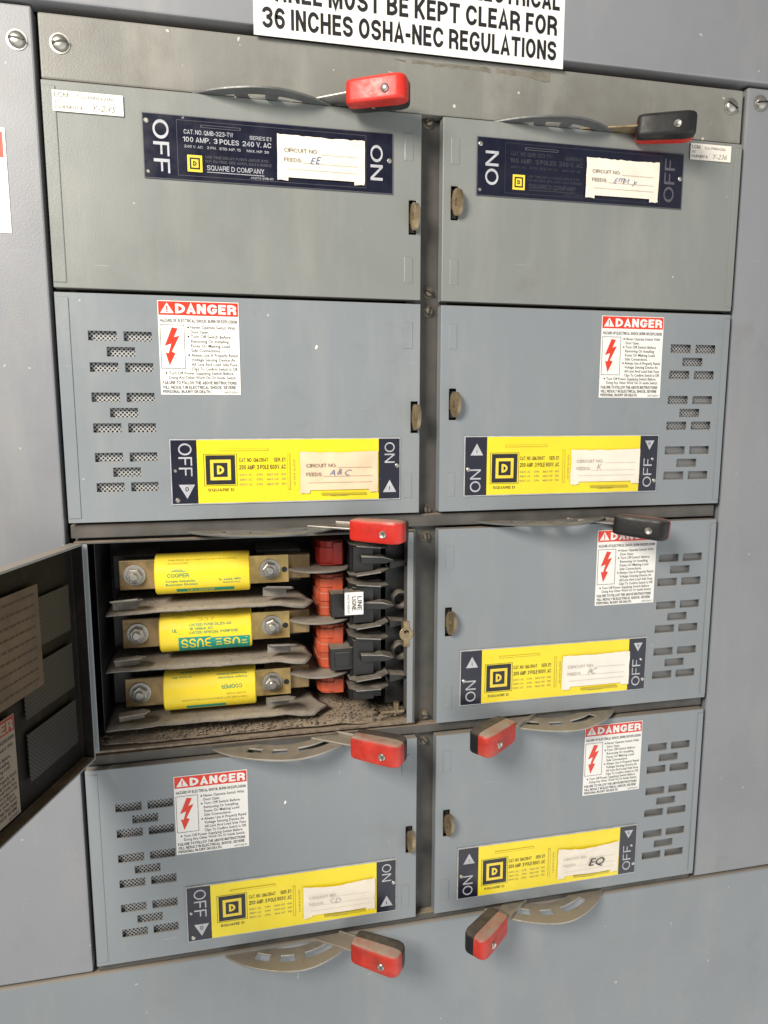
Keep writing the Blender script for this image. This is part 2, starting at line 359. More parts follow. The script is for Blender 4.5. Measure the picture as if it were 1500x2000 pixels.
# ------------------------------------------------------------------ flat graphics
def danger(WH=WHT,RD=RED):
    b=MB();k=WD/158;kz=HD/182
    X=lambda u:(u-79)*k
    Z=lambda v:(91-v)*kz
    y=-.0004;t=-.00055;t2=-.0007
    b.box(X(0),X(158),y,0,Z(182),Z(0),WH)
    b.quad(X(1.5),X(156.5),Z(27.5),Z(1.5),t,RD)
    b.text("DANGER",X(34),Z(24),18.5*kz,119*k,WH,t2,bold=.045)
    b.poly([(X(5),Z(24)),(X(31),Z(24)),(X(18),Z(4))],t2,WH)
    b.text("!",X(18),Z(22),12*kz,2.6*k,RD,t2-.0001,al='c',bold=.04)
    def L(s,x,z,h,w,bold=.0,m=BLK): b.text(s,X(x),Z(z),h*kz,w*k,m,t,bold=bold)
    L("HAZARD OF ELECTRICAL SHOCK, BURN OR EXPLOSION",4,41,6.3,150,.016)
    b.frame(X(3),X(50),Z(131),Z(46),.9*k,t,BLK)
    bolt=[(26,51),(37,53),(29,70),(40,67),(24,98),(31,101),(19,125),(12,100),(18,101),(24,82),(11,87)]
    b.poly([(X(p),Z(q)) for p,q in bolt],t,RD)
    ls=[("Never Operate Switch With",90,1),("Door Open.",36,0),("Turn Off Switch Before",80,1),("Removing Or Installing",76,0),("Fuses Or Making Load",78,0),("Side Connections.",60,0),
        ("Always Use A Properly Rated",93,1),("Voltage Sensing Device At",88,0),("All Line And Load Side Fuse",92,0),("Clips To Confirm Switch Is Off.",93,0)]
    for i,(s,w,bu) in enumerate(ls):
        L(s,62,53+9*i,6,w*.98,.006)
        if bu: b.lathe([(0,1.8*k),(.0001,1.8*k)],10,BLK,TY(X(57.5),t,Z(50.3+9*i)))
    L("Turn Off Power Supplying Switch Before",17,142.5,6,127,.006);b.lathe([(0,1.8*k),(.0001,1.8*k)],10,BLK,TY(X(12),t,Z(139.5)))
    L("Doing Any Other Work On Or Inside Switch.",17,151,6,133,.006)
    L("FAILURE TO FOLLOW THE ABOVE INSTRUCTIONS",4,161.5,6.2,146,.02)
    L("WILL RESULT IN ELECTRICAL SHOCK, SEVERE",4,170.5,6.2,144,.02)
    L("PERSONAL INJURY OR DEATH.",4,179,6.2,94,.02)
    L("40271-212-01",125,179,4,28)
    return b.mesh("warning_label")
def logo(b,x0,x1,z0,z1,y,bg=BLK,fg=LOGO):
    w=x1-x0;h=z1-z0
    b.quad(x0,x1,z0,z1,y,bg)
    b.frame(x0+.15*w,x1-.15*w,z0+.15*h,z1-.15*h,.11*w,y-.0001,fg)
    b.text("D",(x0+x1)/2,(z0+z1)/2,.30*h,.24*w,fg,y-.0001,al='c',vc=True,bold=.05)
def tri(b,cx,cz,s,up,y,sym):
    d=1 if up else -1
    b.poly([(cx-s*.5,cz-d*s*.45),(cx+s*.5,cz-d*s*.45),(cx,cz+d*s*.45)],y,PRT)
    b.text(sym,cx,cz-d*s*.16,s*.28,None,NAVY,y-.0001,al='c',vc=True,bold=.02)
def pin(b,x,z,y=-.001,r=.0022):
    b.lathe([(0,r),(.0008,r*.95),(.0014,r*.6)],14,STEEL,TY(x,y+.0004,z))
def yplate(side):
    b=MB();X=lambda u:(u-.5)*WY
    Z=lambda v:(.5-v)*HY
    y=-.001;t=y-.00015;t2=y-.0003
    b.box(X(0),X(1),y,0,Z(1),Z(0),PRT)
    e=.004
    b.quad(X(e),X(1-e),Z(1-.017),Z(.017),t,YEL)
    b.quad(X(e),X(.110),Z(1-.017),Z(.017),t2,NAVY);b.quad(X(.90),X(1-e),Z(1-.017),Z(.017),t2,NAVY)
    t3=t2-.00015
    if side=='L':
        b.text("OFF",X(.062),Z(.315),.055*WY,.50*HY,PRT,t3,al='c',rot=-math.pi/2,vc=True,bold=-.008)
        tri(b,X(.065),Z(.80),.24*HY,False,t3,"O")
        b.text("ON",X(.95),Z(.24),.046*WY,.33*HY,PRT,t3,al='c',rot=-math.pi/2,vc=True,bold=-.008)
        tri(b,X(.95),Z(.78),.22*HY,True,t3,"I")
        lx0,lx1,lz0,lz1=.145,.268,.25,.70;tx=.285
        pin(b,X(.025),Z(.93));pin(b,X(.985),Z(.45));pin(b,X(.02),Z(.48),r=.0016)
    else:
        b.text("ON",X(.055),Z(.74),.052*WY,.38*HY,PRT,t3,al='c',rot=math.pi/2,vc=True,bold=-.008)
        tri(b,X(.06),Z(.22),.22*HY,True,t3,"I")
        b.text("OFF",X(.945),Z(.66),.046*WY,.50*HY,PRT,t3,al='c',rot=math.pi/2,vc=True,bold=-.008)
        tri(b,X(.95),Z(.18),.18*HY,False,t3,"O")
        lx0,lx1,lz0,lz1=.135,.262,.30,.78;tx=.275
        pin(b,X(.02),Z(.55));pin(b,X(.985),Z(.80));pin(b,X(.97),Z(.42),r=.0016)
    dz=lz0-.25
    b.frame(X(lx0-.008),X(lx1+.008),Z(lz1+.02),Z(lz0-.02),.0004,t2,NAVY)
    logo(b,X(lx0),X(lx1),Z(lz1),Z(lz0),t2)
    b.text("SQUARE D",X((lx0+lx1)/2),Z(lz1+.105),.045*HY,.11*WY,BLK,t2,al='c',bold=.015)
    b.box(X(.20),X(.41),t-.0006,t,Z(.185),Z(.15),YELD);b.box(X(.203),X(.407),t-.0007,t-.0005,Z(.178),Z(.157),YEL)
    b.box(X(.492),X(.503),t-.0006,t,Z(.80),Z(.24),YELD);b.box(X(.4945),X(.5005),t-.0007,t-.0005,Z(.79),Z(.25),YEL)
    b.text("CAT. NO. QMJ364T",X(tx),Z(.36+dz),.062*HY,.125*WY,BLK,t2,bold=.015);b.text("SER. E1",X(tx+.198),Z(.36+dz),.062*HY,.05*WY,BLK,t2,al='r',bold=.015)
    b.text("200 AMP. 3 POLE 600V. AC",X(tx),Z(.475+dz),.07*HY,.20*WY,BLK,t2,bold=.02)
    for i,(a,c) in enumerate((("240V. AC"," 60"),("480V. AC","125"),("600V. AC","150"))):
        z=Z(.575+dz+.075*i)
        b.text(a,X(tx),z,.035*HY,.055*WY,GPR,t2);b.text("3 PH.",X(tx+.072),z,.035*HY,.028*WY,GPR,t2)
        b.text("MAX. H.P.",X(tx+.118),z,.035*HY,.052*WY,GPR,t2);b.text(c.strip(),X(tx+.2),z,.035*HY,.02*WY,GPR,t2,al='r')
    b.text("40270-240-01",X(.522),Z(.53),.028*HY,.42*HY,GPR,t2,al='c',rot=-math.pi/2,vc=True)
    b.text("A-40274-349-01",X(.72),Z(.93),.03*HY,.08*WY,GPR,t2,al='c')
    b.box(X(.64),X(.84),t-.0012,t,Z(.90),Z(.865),YELD)
    return b.mesh("nameplate")
def bplate(side):
    b=MB();X=lambda u:(u-.5)*WB
    Z=lambda v:(.5-v)*HB
    y=-.001;t=y-.00015;t2=y-.0003
    b.box(X(0),X(1),y,0,Z(1),Z(0),DIM)
    b.quad(X(.003),X(.997),Z(.988),Z(.012),t,NAVY)
    T1=PRT if side=='L' else FDM
    T2_=DIM if side=='L' else FDM
    b.text("OFF" if side=='L' else "ON",X(.068),Z(.5 if side=='L' else .52),.060*WB,(.82 if side=='L' else .58)*HB,PRT,t2,al='c',rot=-math.pi/2 if side=='L' else math.pi/2,vc=True)
    b.text("ON" if side=='L' else "OFF",X(.93),Z(.5),.052*WB,(.58 if side=='L' else .78)*HB,PRT if side=='L' else DIM,t2,al='c',rot=-math.pi/2 if side=='L' else math.pi/2,vc=True)
    b.frame(X(.128),X(.885),Z(.93),Z(.07),.0003,t2,T2_)
    b.box(X(.22),X(.375),t-.0006,t,Z(.17),Z(.125),DIM);b.box(X(.224),X(.371),t-.0008,t-.0005,Z(.16),Z(.135),NAVY)
    b.text("CAT. NO. QMB-323-TW",X(.155),Z(.28),.07*HB,.19*WB,T1,t2,bold=.0);b.text("SERIES E1",X(.495),Z(.29),.06*HB,.085*WB,T1,t2,al='r',bold=.0)
    b.text("100 AMP.  3 POLES  240 V. AC",X(.15),Z(.40),.078*HB,.345*WB,T1,t2,bold=.01)
    b.text("240 V. AC    3 PH.   STD. H.P. 15      MAX. H.P. 30",X(.155),Z(.49),.04*HB,.33*WB,T1,t2)
    logo(b,X(.165),X(.222),Z(.86),Z(.60),t2,LOGO,BLK)
    b.text("USE TIME DELAY FUSES ABOVE STD.",X(.235),Z(.635),.04*HB,.25*WB,T2_,t2)
    b.text("H.P. RATING. SEE ADD'L DATA INSIDE",X(.235),Z(.70),.04*HB,.26*WB,T2_,t2)
    b.text("SQUARE D COMPANY",X(.24),Z(.82),.078*HB,.225*WB,T1,t2,bold=.0)
    b.quad(X(.24),X(.465),Z(.855),Z(.845),t2,T1)
    b.text("40274-378-01",X(.50),Z(.91),.035*HB,.09*WB,T1,t2,al='r')
    pin(b,X(.015),Z(.12));pin(b,X(.985),Z(.45));pin(b,X(.015),Z(.9),r=.0016)
    return b.mesh("nameplate")
def card(w,h,mat,ink,inkmat=INK,curl=0.,big=False,pr=GPR):
    b=MB();y=-.0024;n=24;zr=[-.5,-.43,-.2,.05,.3,.5]
    rnd=random.Random(ink)
    jx=[rnd.uniform(-.015,.015) for _ in range(n+1)];jt=[rnd.uniform(-.012,.012) for _ in range(n+1)]
    f=lambda x,z: -curl*(.5+.5*math.cos(x/w*7+z/h*2))*(.3+abs(z)/h)
    v=[];fs=[];J=len(zr)
    for i in range(n+1):
        for j in range(J):
            x=(i/n-.5)*w;z=zr[j]*h+(jx[i]*h if j==0 else (jt[i]*h if j==J-1 else 0))
            if curl and j==J-1: z+= -.07*h*math.sin(i/n*math.pi)*(curl/.0014)
            if i==0: x+=rnd.uniform(0,.012)*w
            if i==n: x-=rnd.uniform(0,.012)*w
            v.append((x,y+f(x,z),z))
    for i in range(n):
        for j in range(J-1):
            a=i*J+j
            if j==0 and 3<=i<n-3: continue
            fs.append((a,a+J,a+J+1,a+1))
    b.add(v,fs,mat)
    t=y-.0003-curl
    b.text("CIRCUIT NO.",-.42*w,.12*h,.085*h,.38*w,pr,t);b.text("FEEDS:",-.42*w,-.09*h,.085*h,.20*w,pr,t)
    b.quad(-.02*w,.42*w,.105*h,.112*h,t,pr);b.quad(-.21*w,.42*w,-.105*h,-.098*h,t,pr);b.quad(-.40*w,.42*w,-.255*h,-.248*h,t,pr)
    if big: b.text(ink,.12*w,-.16*h,.24*h,.26*w,BLK,t-.0001,al='c',shear=.3,bold=.010)
    else:
        x=-.13*w
        for ch in ink:
            if ch!=' ': b.text(ch,x,-.085*h+rnd.uniform(-.02,.03)*h,.15*h*rnd.uniform(.88,1.15),None,inkmat,t-.0001,shear=.35+rnd.uniform(-.15,.15),bold=-.010,rot=rnd.uniform(-.12,.12))
            x+=.062*w if ch!=' ' else .035*w
    return b.mesh("circuit_card",smooth=True)
def sticker(num):
    b=MB();w,h=.053,.0155
    b.box(-w/2,w/2,-.0004,0,-h/2,h/2,CARDW)
    t=-.00055
    b.text("LCM",-w*.47,h*.18,h*.22,w*.2,GPR,t,bold=.005);b.text("CLLI: PHNXAZMA",-w*.16,h*.18,h*.15,w*.52,GPR,t)
    b.text("A/C",-w*.47,-h*.10,h*.15,w*.09,GPR,t);b.text("EQUIPMENT #:",-w*.47,-h*.37,h*.16,w*.40,GPR,t);b.text(num,w*.06,-h*.37,h*.3,w*.34,GPR,t,shear=.3,bold=-.008)
    return b.mesh("equipment_sticker")
DME=danger();DMD=danger(SDW,SDR);YM={'L':yplate('L'),'R':yplate('R')};BM={'L':bplate('L'),'R':bplate('R')}
# ------------------------------------------------------------------ doors
VL=[(200,656),(267,657),(237,687),(205,717),(273,717),(205,776),(274,777),(245,807),(212,836),(277,836),(210,893),(281,893),(248,923),(217,952),(285,952)]
vw=[U(*p) for p in VL]
va=sum(vw[i][0] for i in (0,3,5,8,10,13))/6-XL;vb=sum(vw[i][0] for i in (1,4,6,9,11,14))/6-XL
zz=[(vw[5*g][1]+vw[5*g+1][1])/2-ROWS[1][0] for g in range(3)];zl=[(vw[5*g+3][1]+vw[5*g+4][1])/2-ROWS[1][0] for g in range(3)]
pg=(zz[0]-zz[2])/2;pr=sum((zz[g]-zl[g])/2 for g in range(3))/3;z0=zz[0]
SW,SH=.0225,.0078
RSH=-.0095
def vents(sh):
    V=[]
    for g in range(3):
        z=z0-pg*g
        V+=[(va+sh,z),(vb+sh,z),((va+vb)/2+sh,z-pr),(va+sh,z-2*pr),(vb+sh,z-2*pr)]
    return V
def doormesh(w,h,holes,sg,paint,inner):
    t=.002;b=MB();y1=.0016
    xs=sorted(set([0,t,w-t,w]+[q for a,_,c,_ in holes for q in (a-c/2,a+c/2)]))
    zs=sorted(set([0,t,h-t,h]+[q for _,z,_,d in holes for q in (z-d/2,z+d/2)]))
    def inh(x,z): return any(abs(x-a)<c/2 and abs(z-zc)<d/2 for a,zc,c,d in holes)
    def q(pts,m): b.add([(p[0]*sg,p[1],p[2]) for p in pts],[(0,1,2,3)],m)
    I=len(xs)-1;J=len(zs)-1
    H=[[inh((xs[i]+xs[i+1])/2,(zs[j]+zs[j+1])/2) for j in range(J)] for i in range(I)]
    for i in range(I):
        for j in range(J):
            a,c,d,e=xs[i],xs[i+1],zs[j],zs[j+1]
            if not H[i][j]:
                q([(a,0,d),(c,0,d),(c,0,e),(a,0,e)],paint)
                if 0<i<I-1 and 0<j<J-1: q([(a,y1,d),(c,y1,d),(c,y1,e),(a,y1,e)],inner)
                else: q([(a,DD,d),(c,DD,d),(c,DD,e),(a,DD,e)],paint)
            else:
                if not H[i-1][j]: q([(a,0,d),(a,y1,d),(a,y1,e),(a,0,e)],paint)
                if not H[i+1][j]: q([(c,0,d),(c,y1,d),(c,y1,e),(c,0,e)],paint)
                if not H[i][j-1]: q([(a,0,d),(a,y1,d),(c,y1,d),(c,0,d)],paint)
                if not H[i][j+1]: q([(a,0,e),(a,y1,e),(c,y1,e),(c,0,e)],paint)
    for i in range(I):
        a,c=xs[i],xs[i+1]
        for z in (0,h): q([(a,0,z),(c,0,z),(c,DD,z),(a,DD,z)],paint)
        if 0<i<I-1:
            for z in (t,h-t): q([(a,y1,z),(c,y1,z),(c,DD,z),(a,DD,z)],inner)
    for j in range(J):
        a,c=zs[j],zs[j+1]
        for x in (0,w): q([(x,0,a),(x,0,c),(x,DD,c),(x,DD,a)],paint)
        if 0<j<J-1:
            for x in (t,w-t): q([(x,y1,a),(x,y1,c),(x,DD,c),(x,DD,a)],inner)
    return b
def latchmesh(ang):
    b=MB();n=20
    T=Matrix.Rotation(math.radians(ang),4,'Z')
    v=[];f=[]
    for i in range(n):
        a=2*math.pi*i/n
        for (ry,rz) in ((.0062*(1+.15*math.sin(a)),.0118),(.0018,.0036)):
            for x in (-.0019,.0019): v.append((x,-.0042+ry*math.cos(a),rz*math.sin(a)))
    for i in range(n):
        o=i*4;p=((i+1)%n)*4
        f+=[(o,p,p+1,o+1),(o+2,o+3,p+3,p+2),(o,o+2,p+2,p),(o+1,p+1,p+3,o+3)]
    b.add(v,f,BRS,T)
    b.prism([(-.0030,-.0125),(.0030,-.0125),(.0030,.0125),(-.0030,.0125)],.003,.009,DK,'xz',T=None)
    b.box(-.0016,.0016,-.0025,.006,-.0045,.0045,BRD,T)
    return b.mesh("latch",recalc=True,smooth=True)
LM={'L':latchmesh(14),'R':latchmesh(22)}
def screens(sg,m,sh=0.):
    b=MB()
    cx=(va+vb)/2+sh
    for g in range(3):
        z=z0-pg*g-pr
        b.box(sg*cx-.034,sg*cx+.034,.0046,.0054,z-.0195,z+.0195,m)
    return b.mesh("vent_screen")
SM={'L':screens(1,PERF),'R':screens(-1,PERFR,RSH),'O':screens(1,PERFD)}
def discmesh(mat):
    b=MB();ro,ri,yc=.088,.060,.060
    rs=[ri,.0695,.0775,ro];n=40;t=.0009
    v=[];f=[]
    A=[math.radians(215+110*i/n) for i in range(n+1)]
    idx={}
    def V(i,j,k):
        key=(i,j,k)
        if key not in idx: 
            idx[key]=len(v);r=rs[j]+(0.003*math.exp(-((i-22)/6)**2) if j==3 else 0);v.append((r*math.cos(A[i]),yc+r*math.sin(A[i]),t*(1 if k else -1)))
        return idx[key]
    hol=lambda i,j: j==1 and (9<=i<13 or 16<=i<20 or 23<=i<32)
    for i in range(n):
        for j in range(3):
            if hol(i,j): continue
            f+=[(V(i,j,1),V(i+1,j,1),V(i+1,j+1,1),V(i,j+1,1)),(V(i,j,0),V(i,j+1,0),V(i+1,j+1,0),V(i+1,j,0))]
            for (di,dj,e) in ((-1,0,((i,j),(i,j+1))),(1,0,((i+1,j),(i+1,j+1))),(0,-1,((i,j),(i+1,j))),(0,1,((i,j+1),(i+1,j+1)))):
                a,c=i+di,j+dj
                if a<0 or a>=n or c<0 or c>2 or hol(a,c): f.append((V(*e[0],0),V(*e[1],0),V(*e[1],1),V(*e[0],1)))
    b.add(v,f,mat);return b.mesh("operating_disc",recalc=True)
DM={0:discmesh(DSC),1:discmesh(STEELD)}
def grip(matneg,matpos,zs=1.):
    out=[]
    for sg,m in ((-1,matneg),(1,matpos)):
        b=MB()
        st=[(0,.0088,.0084),(.0012,.0102,.0094),(.005,.0114,.0099),(.016,.0120,.0101),(.032,.0126,.0104),(.0425,.0128,.0105),(.0475,.0116,.0100),(.0500,.0092,.0090),(.0510,.0064,.0074)]
        prof=[(0,1),(.55,1),(.80,.985),(.93,.92),(.985,.80),(1.,.62),(1.,-.62),(.985,-.80),(.93,-.92),(.80,-.985),(.55,-1),(0,-1)]
        v=[];f=[];n=len(prof)
        for (x,hy,hz) in st:
            for (a,c) in prof: v.append((x,sg*(a*hy+.00012),c*hz*zs))
        for i in range(len(st)-1):
            for j in range(n): k=(j+1)%n;f.append((i*n+j,i*n+k,(i+1)*n+k,(i+1)*n+j))
        f.append(tuple(range(n)));f.append(tuple(range((len(st)-1)*n,len(st)*n)))
        b.add(v,f,m);out.append(b.mesh("grip_half",recalc=True,smooth=True))
    return out
GR={'L':grip(REDP,BLKP),'LD':grip(REDD,BLKP,1.12),'R':grip(BLKP,REDP),'RD':grip(BLKP,REDD,1.12)}
def rivetmesh():
    b=MB();b.lathe([(0,.0034),(.0012,.0034),(.0020,.0026),(.0014,.0014)],18,STEEL,TY());return b.mesh("rivet",recalc=True,smooth=True)
RV=rivetmesh()
def handle(unit,xw,zc,base,ang,kind,dmat,steel,dxo,tilt,dyo):
    h=bpy.data.objects.new("handle",None);h.empty_display_size=.02;col.objects.link(h);h.parent=unit
    h.location=(xw,0,zc);h.rotation_euler=(0,math.radians(tilt),0)
    phi=math.radians(ang)
    b=MB();dx,dy=base
    ax=Vector((math.cos(phi),math.sin(phi)));ay=Vector((-ax.y,ax.x))
    root=Vector((dx*.30,.012));B=Vector((dx,dy));E=B+ax*.006
    rp=Vector((-(B-root).y,(B-root).x)).normalized()
    P=[root+rp*.009,root-rp*.009,B-ay*.0085,E-ay*.008,E+ay*.008,B+ay*.0085]
    b.prism([(p.x,p.y) for p in P],.0010,.0030,steel)
    b.prism([(p.x,p.y) for p in (root+rp*.009,B+ay*.0085,B+ay*.0070,root+rp*.0075)],.0030,.0060,steel)
    put(b.mesh("lever",recalc=True),"lever",h,bevel=.0006)
    for k,me in enumerate(GR[kind]):
        put(me,"grip",h,(B.x,B.y,.0015),(0,0,phi),label="weathered red grip half" if me.materials[0] in (REDP,REDD) else "black plastic grip half")
    sd=-1 if math.cos(phi)>0 else 1
    rv=B+ax*.034+ay*(sd*.0127)
    put(RV,"rivet",h,(rv.x,rv.y,.0),(0,0,phi if sd<0 else phi+math.pi))
    put(DM[dmat],"operating_disc",unit,(xw+dxo,dyo,zc),bevel=.0003,seg=1)
CARDS={"L1":([(540,262),(712,278),(712,362),(540,355)],CARD,"EE",.0004,0),"R1":([(1142,305),(1285,322),(1283,398),(1142,386)],CARD,"Empty",.0004,0),
"L2":([(585,882),(738,880),(738,957),(585,965)],CARDP,"A & C",.0005,0),"R2":([(1112,878),(1247,876),(1247,940),(1112,948)],CARD,"K",.0005,0),
"R3":([(1095,1280),(1228,1270),(1226,1332),(1095,1348)],CARDW,"AC",.0004,0),"R4":([(1087,1657),(1207,1640),(1205,1697),(1087,1715)],CARD,"EQ",.0015,1),
"L4":([(590,1730),(732,1712),(732,1772),(592,1790)],CARD,"CD",.0014,0)}
LAT={"L1":(806,425),"L2":(809,815),"L4":(799,1640),"R1":(888,397),"R2":(884,790),"R3":(876,1215),"R4":(872,1608)}
CHIP={"L2":(618,678),"L4":(557,1567)}
LBL={"L1":"neutral grey switch door with black nameplate and red handle above","R1":"neutral grey switch door with black nameplate and black handle",
"L2":"blue-grey vented switch with danger label and yellow nameplate","R2":"blue-grey vented switch with yellow nameplate and black handle",
"L3":"opened fusible switch exposing fuses, its door swung wide open","R3":"blue-grey vented switch with danger label, black-and-red handle",
"L4":"dusty blue-grey switch with danger label and faded red handle","R4":"blue-grey vented switch with curled ivory card marked in ink"}
UN={}
for side in "LR":
    sg=1 if side=='L' else -1
    hx=XL if side=='L' else XR
    w=(XM0-XL) if side=='L' else XR-XM1
    for r in range(4):
        key=side+str(r+1);zb,zt=ROWS[r];h=zt-zb
        u=thing("switch_unit",(hx,0,zb),LBL[key],"electrical switch","switch units in the cabinet");UN[key]=u
        paint=PT if r==0 else PB
        lx=(U(*LAT[key])[0]-hx)*sg if key in LAT else w-.008
        lz=(U(*LAT[key])[1]-zb) if key in LAT else h*.55
        holes=[(lx,lz,.0068,.029)]
        if r>0: holes+=[(a,z,SW,SH) for a,z in vents(0 if side=='L' else RSH)]
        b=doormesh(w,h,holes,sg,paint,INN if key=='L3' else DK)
        for ez in (h-.028,.026):
            ex=sg*(w-.0115)
            b.box(ex-.0042,ex+.0042,-.0005,.001,ez-.0115,ez+.0115,paint)
        if sg>0: b.box(.0004,.0105,-.0008,.001,.004,h-.004,paint)
        else: b.box(-.007,-.0004,-.0008,.001,.004,h-.004,paint)
        if key in CHIP:
            cx_,cz_=U(*CHIP[key]);b.poly([(cx_-hx+.0012*math.cos(a*.9),cz_-zb+.0019*math.sin(a*.9+.4)) for a in range(7)],-.0001,WHT)
        door=put(b.mesh("door",merge=True,recalc=True),"door",u,bevel=.0007)
        if key=='L3':
            hit=UZ(0,1630,zb);DANG=math.atan2(-hit[1],hit[0]-hx)
            door.rotation_euler=(0,0,-DANG);door.location=(0,-.001,0);door["label"]="dark inside of the door swung open"
        put(LM[side],"latch",door,(sg*lx,0,lz),label="tarnished brass twist latch")
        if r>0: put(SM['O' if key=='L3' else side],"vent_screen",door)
        if key in PLB: c=ctr(PLB[key]);put(BM[side],"nameplate",door,(c[0]-hx,-.0001,c[1]-zb),label="black and navy switch nameplate")
        if key in PLY: c=ctr(PLY[key]);put(YM[side],"nameplate",door,(c[0]-hx,-.0001,c[1]-zb),label="yellow and navy switch nameplate")
        if key in DNG: c=ctr(DNG[key]);put(DME,"warning_label",door,(c[0]-hx,-.0001,c[1]-zb))
        if key in CARDS:
            px,m,s,cu,big=CARDS[key];c=ctr(px);sz=size(px)
            put(card(sz[0],sz[1],m,s,INK if key in("L1","R1","L2") else PEN,cu,big,GPR if key in ("L1","L2","R1") else FNT),"circuit_card",door,(c[0]-hx,0,c[1]-zb))
        if key=='L1': c=ctr([(105,180),(238,190),(238,225),(107,215)]);put(sticker("Y-235"),"equipment_sticker",door,(c[0]-hx,-.0009,c[1]-zb))
        if key=='R1': c=ctr([(1346,280),(1436,288),(1434,318),(1344,312)]);o=put(sticker("Y-236"),"equipment_sticker",door,(c[0]-hx-.002,-.0009,c[1]-zb));o.scale=(.84,1,.95)
ZT,Z23,Z34,ZB=.1590,-.2075,-.4155,-.6275
CXL,CXR=-.115,.140
def H(key,cx,zc,base,ang,kind,dm,st,dxo=0,tilt=0,dyo=0):
    zb=ROWS[int(key[1])-1][0];hx=XL if key[0]=='L' else XR
    handle(UN[key],cx-hx,zc-zb,base,ang,kind,dm,st,dxo,tilt,dyo)
H("L1",CXL-.003,ZT,(.051,-.014),-27,'L',0,STEEL,-.018,0,.009)
H("L2",CXL-.001,Z23,(.051,-.013),-35,'L',0,STEEL,-.028)
H("L3",CXL,Z34,(.050,-.012),-36,'LD',1,STEELD,-.014)
H("L4",CXL-.001,ZB-.003,(.050,-.012),-36,'LD',1,STEELD,-.010)
H("R1",CXR-.003,ZT,(.066,-.010),-26,'R',0,BRS,-.008,2,.008)
H("R2",CXR,Z23,(.063,-.006),-42,'R',0,STEEL,-.010,5)
H("R3",CXR-.002,Z34,(-.048,-.013),-145,'RD',1,STEELD,.012)
H("R4",CXR-.005,ZB+.001,(-.048,-.013),-142,'RD',1,STEELD,.012)
# ------------------------------------------------------------------ cabinet
cab=thing("electrical_cabinet",(0,0,-.65),"blue-grey painted steel switchboard cabinet front with slotted screws","electrical cabinet")
def cput(b,name,**k): return put(b.mesh(name,recalc=True),name,cab,(0,0,.65),**k)
ztt=(U(75,28,.003)[1]+U(1455,172,.003)[1])/2
zsl=(U(1370,1712,.005)[1]+U(1500,1694,.005)[1]+U(0,1925,.005)[1]+U(190,1890,.005)[1])/4
b=MB();b.box(-.75,XL-.0045,.004,.02,zsl+.001,ztt+.004,PS);cput(b,"side_panel",bevel=.0015)
b=MB();b.box(XR+.0055,.85,.004,.02,zsl+.001,ztt+.004,PS);cput(b,"side_panel",bevel=.0015)
b=MB();b.box(-.75,.85,-.001,.02,ztt+.0065,.55,PS);cput(b,"header_panel",bevel=.0015)
b=MB();b.box(-.75,.85,.003,.02,-1.15,zsl-.002,PB);cput(b,"base_panel",bevel=.002)
b=MB();b.box(XL,XR,.003,.02,.1595,ztt,PTR);cput(b,"top_trim",bevel=.0015)
b=MB();b.box(XM0-.010,XM1+.010,.0135,.0165,-.62,.158,PD);cput(b,"centre_post",label="dusty centre post between the doors")
rr=random.Random(8);b=MB();p0=U(770,148,.003);p1=U(1095,160,.003);zm_=(U(930,133,.003)[1])
top=[];bot=[]
for i in range(31):
    x=p0[0]+(p1[0]-p0[0])*i/30;hh=.0012+.0022*(i/30)+(.002 if i>24 else 0);top.append((x,zm_+rr.uniform(-.0008,.0008)+hh*.5));bot.append((x,zm_-hh+rr.uniform(-.001,.001)))
for i in range(30):
    if rr.random()<.12: continue
    b.poly([bot[i],bot[i+1],top[i+1],top[i]],.0028,RES)
put(b.mesh("adhesive_residue"),"adhesive_residue",cab,(0,0,.65))
for za,zb_,yy in ((-.2095,-.1978,.0055),(-.4195,-.4105,.0055),(zsl-.001,-.6195,.006)):
    b=MB();b.box(XL,XR,yy,.03,za,zb_,PD);cput(b,"cross_rail",bevel=.0008)
b=MB()
for x0,x1,za,zb_ in ((XL-.02,-.002,-.2,.3),(XL-.02,-.002,-.65,-.4195),(-.002,XR+.03,-.65,.3)): b.box(x0,x1,.0305,.034,za,zb_,DK)
b.box(XL-.02,XL-.002,.0305,.034,-.42,-.2,DK)
cput(b,"back_plate")
def screw(r=.0062,mt=STEEL):
    b=MB();b.lathe([(0,r*1.25),(.0006,r*1.25),(.0007,r),(.0022,r*.96),(.0036,r*.75),(.0042,r*.35)],24,mt,TY());b.box(-r*.9,r*.9,-.0045,-.0025,-.0007,.0007,BLK,Matrix.Rotation(.5,4,'Y'));return b.mesh("screw",recalc=True,smooth=True)
SC1=screw();SC2=screw(.0042,STLD)
for i,(u,v,y,me) in enumerate([(33,78,.004,SC1),(117,85,.003,SC1),(1427,208,.003,SC1),(1485,202,.004,SC1)]+[(a,c,.0135,SC2) for a,c in ((837,240),(837,572),(837,608),(833,995),(832,1047),(829,1395),(827,1444))]):
    x,z=U(u,v,y);put(me,"screw",cab,(x,y,z+.65),(0,random.uniform(-1,1.5),0))
s=thing("warning_sign",(.1,-.001,ztt+.05),"white adhesive sign with bold black safety lettering on cabinet header","warning sign")
p=[U(495,70,-.001),U(1097,133,-.001),U(1105,0,-.001),U(495,0,-.001)]
sx0=(p[0][0]+p[3][0])/2;sx1=(p[1][0]+p[2][0])/2;sz0=(p[0][1]+p[1][1])/2
b=MB()
b.box(sx0,sx1,-.0016,-.001,sz0,sz0+.095,WHT)
z3=sum(U(u,v,-.0016)[1] for u,v in ((515,47),(1078,124)))/2;sp_=.0208
def ln(t,a,c,z): b.text(t,a,z,.0160,c-a,BLK,-.0018,bold=.030)
xl=sx0+.007;xr=sx1-.007
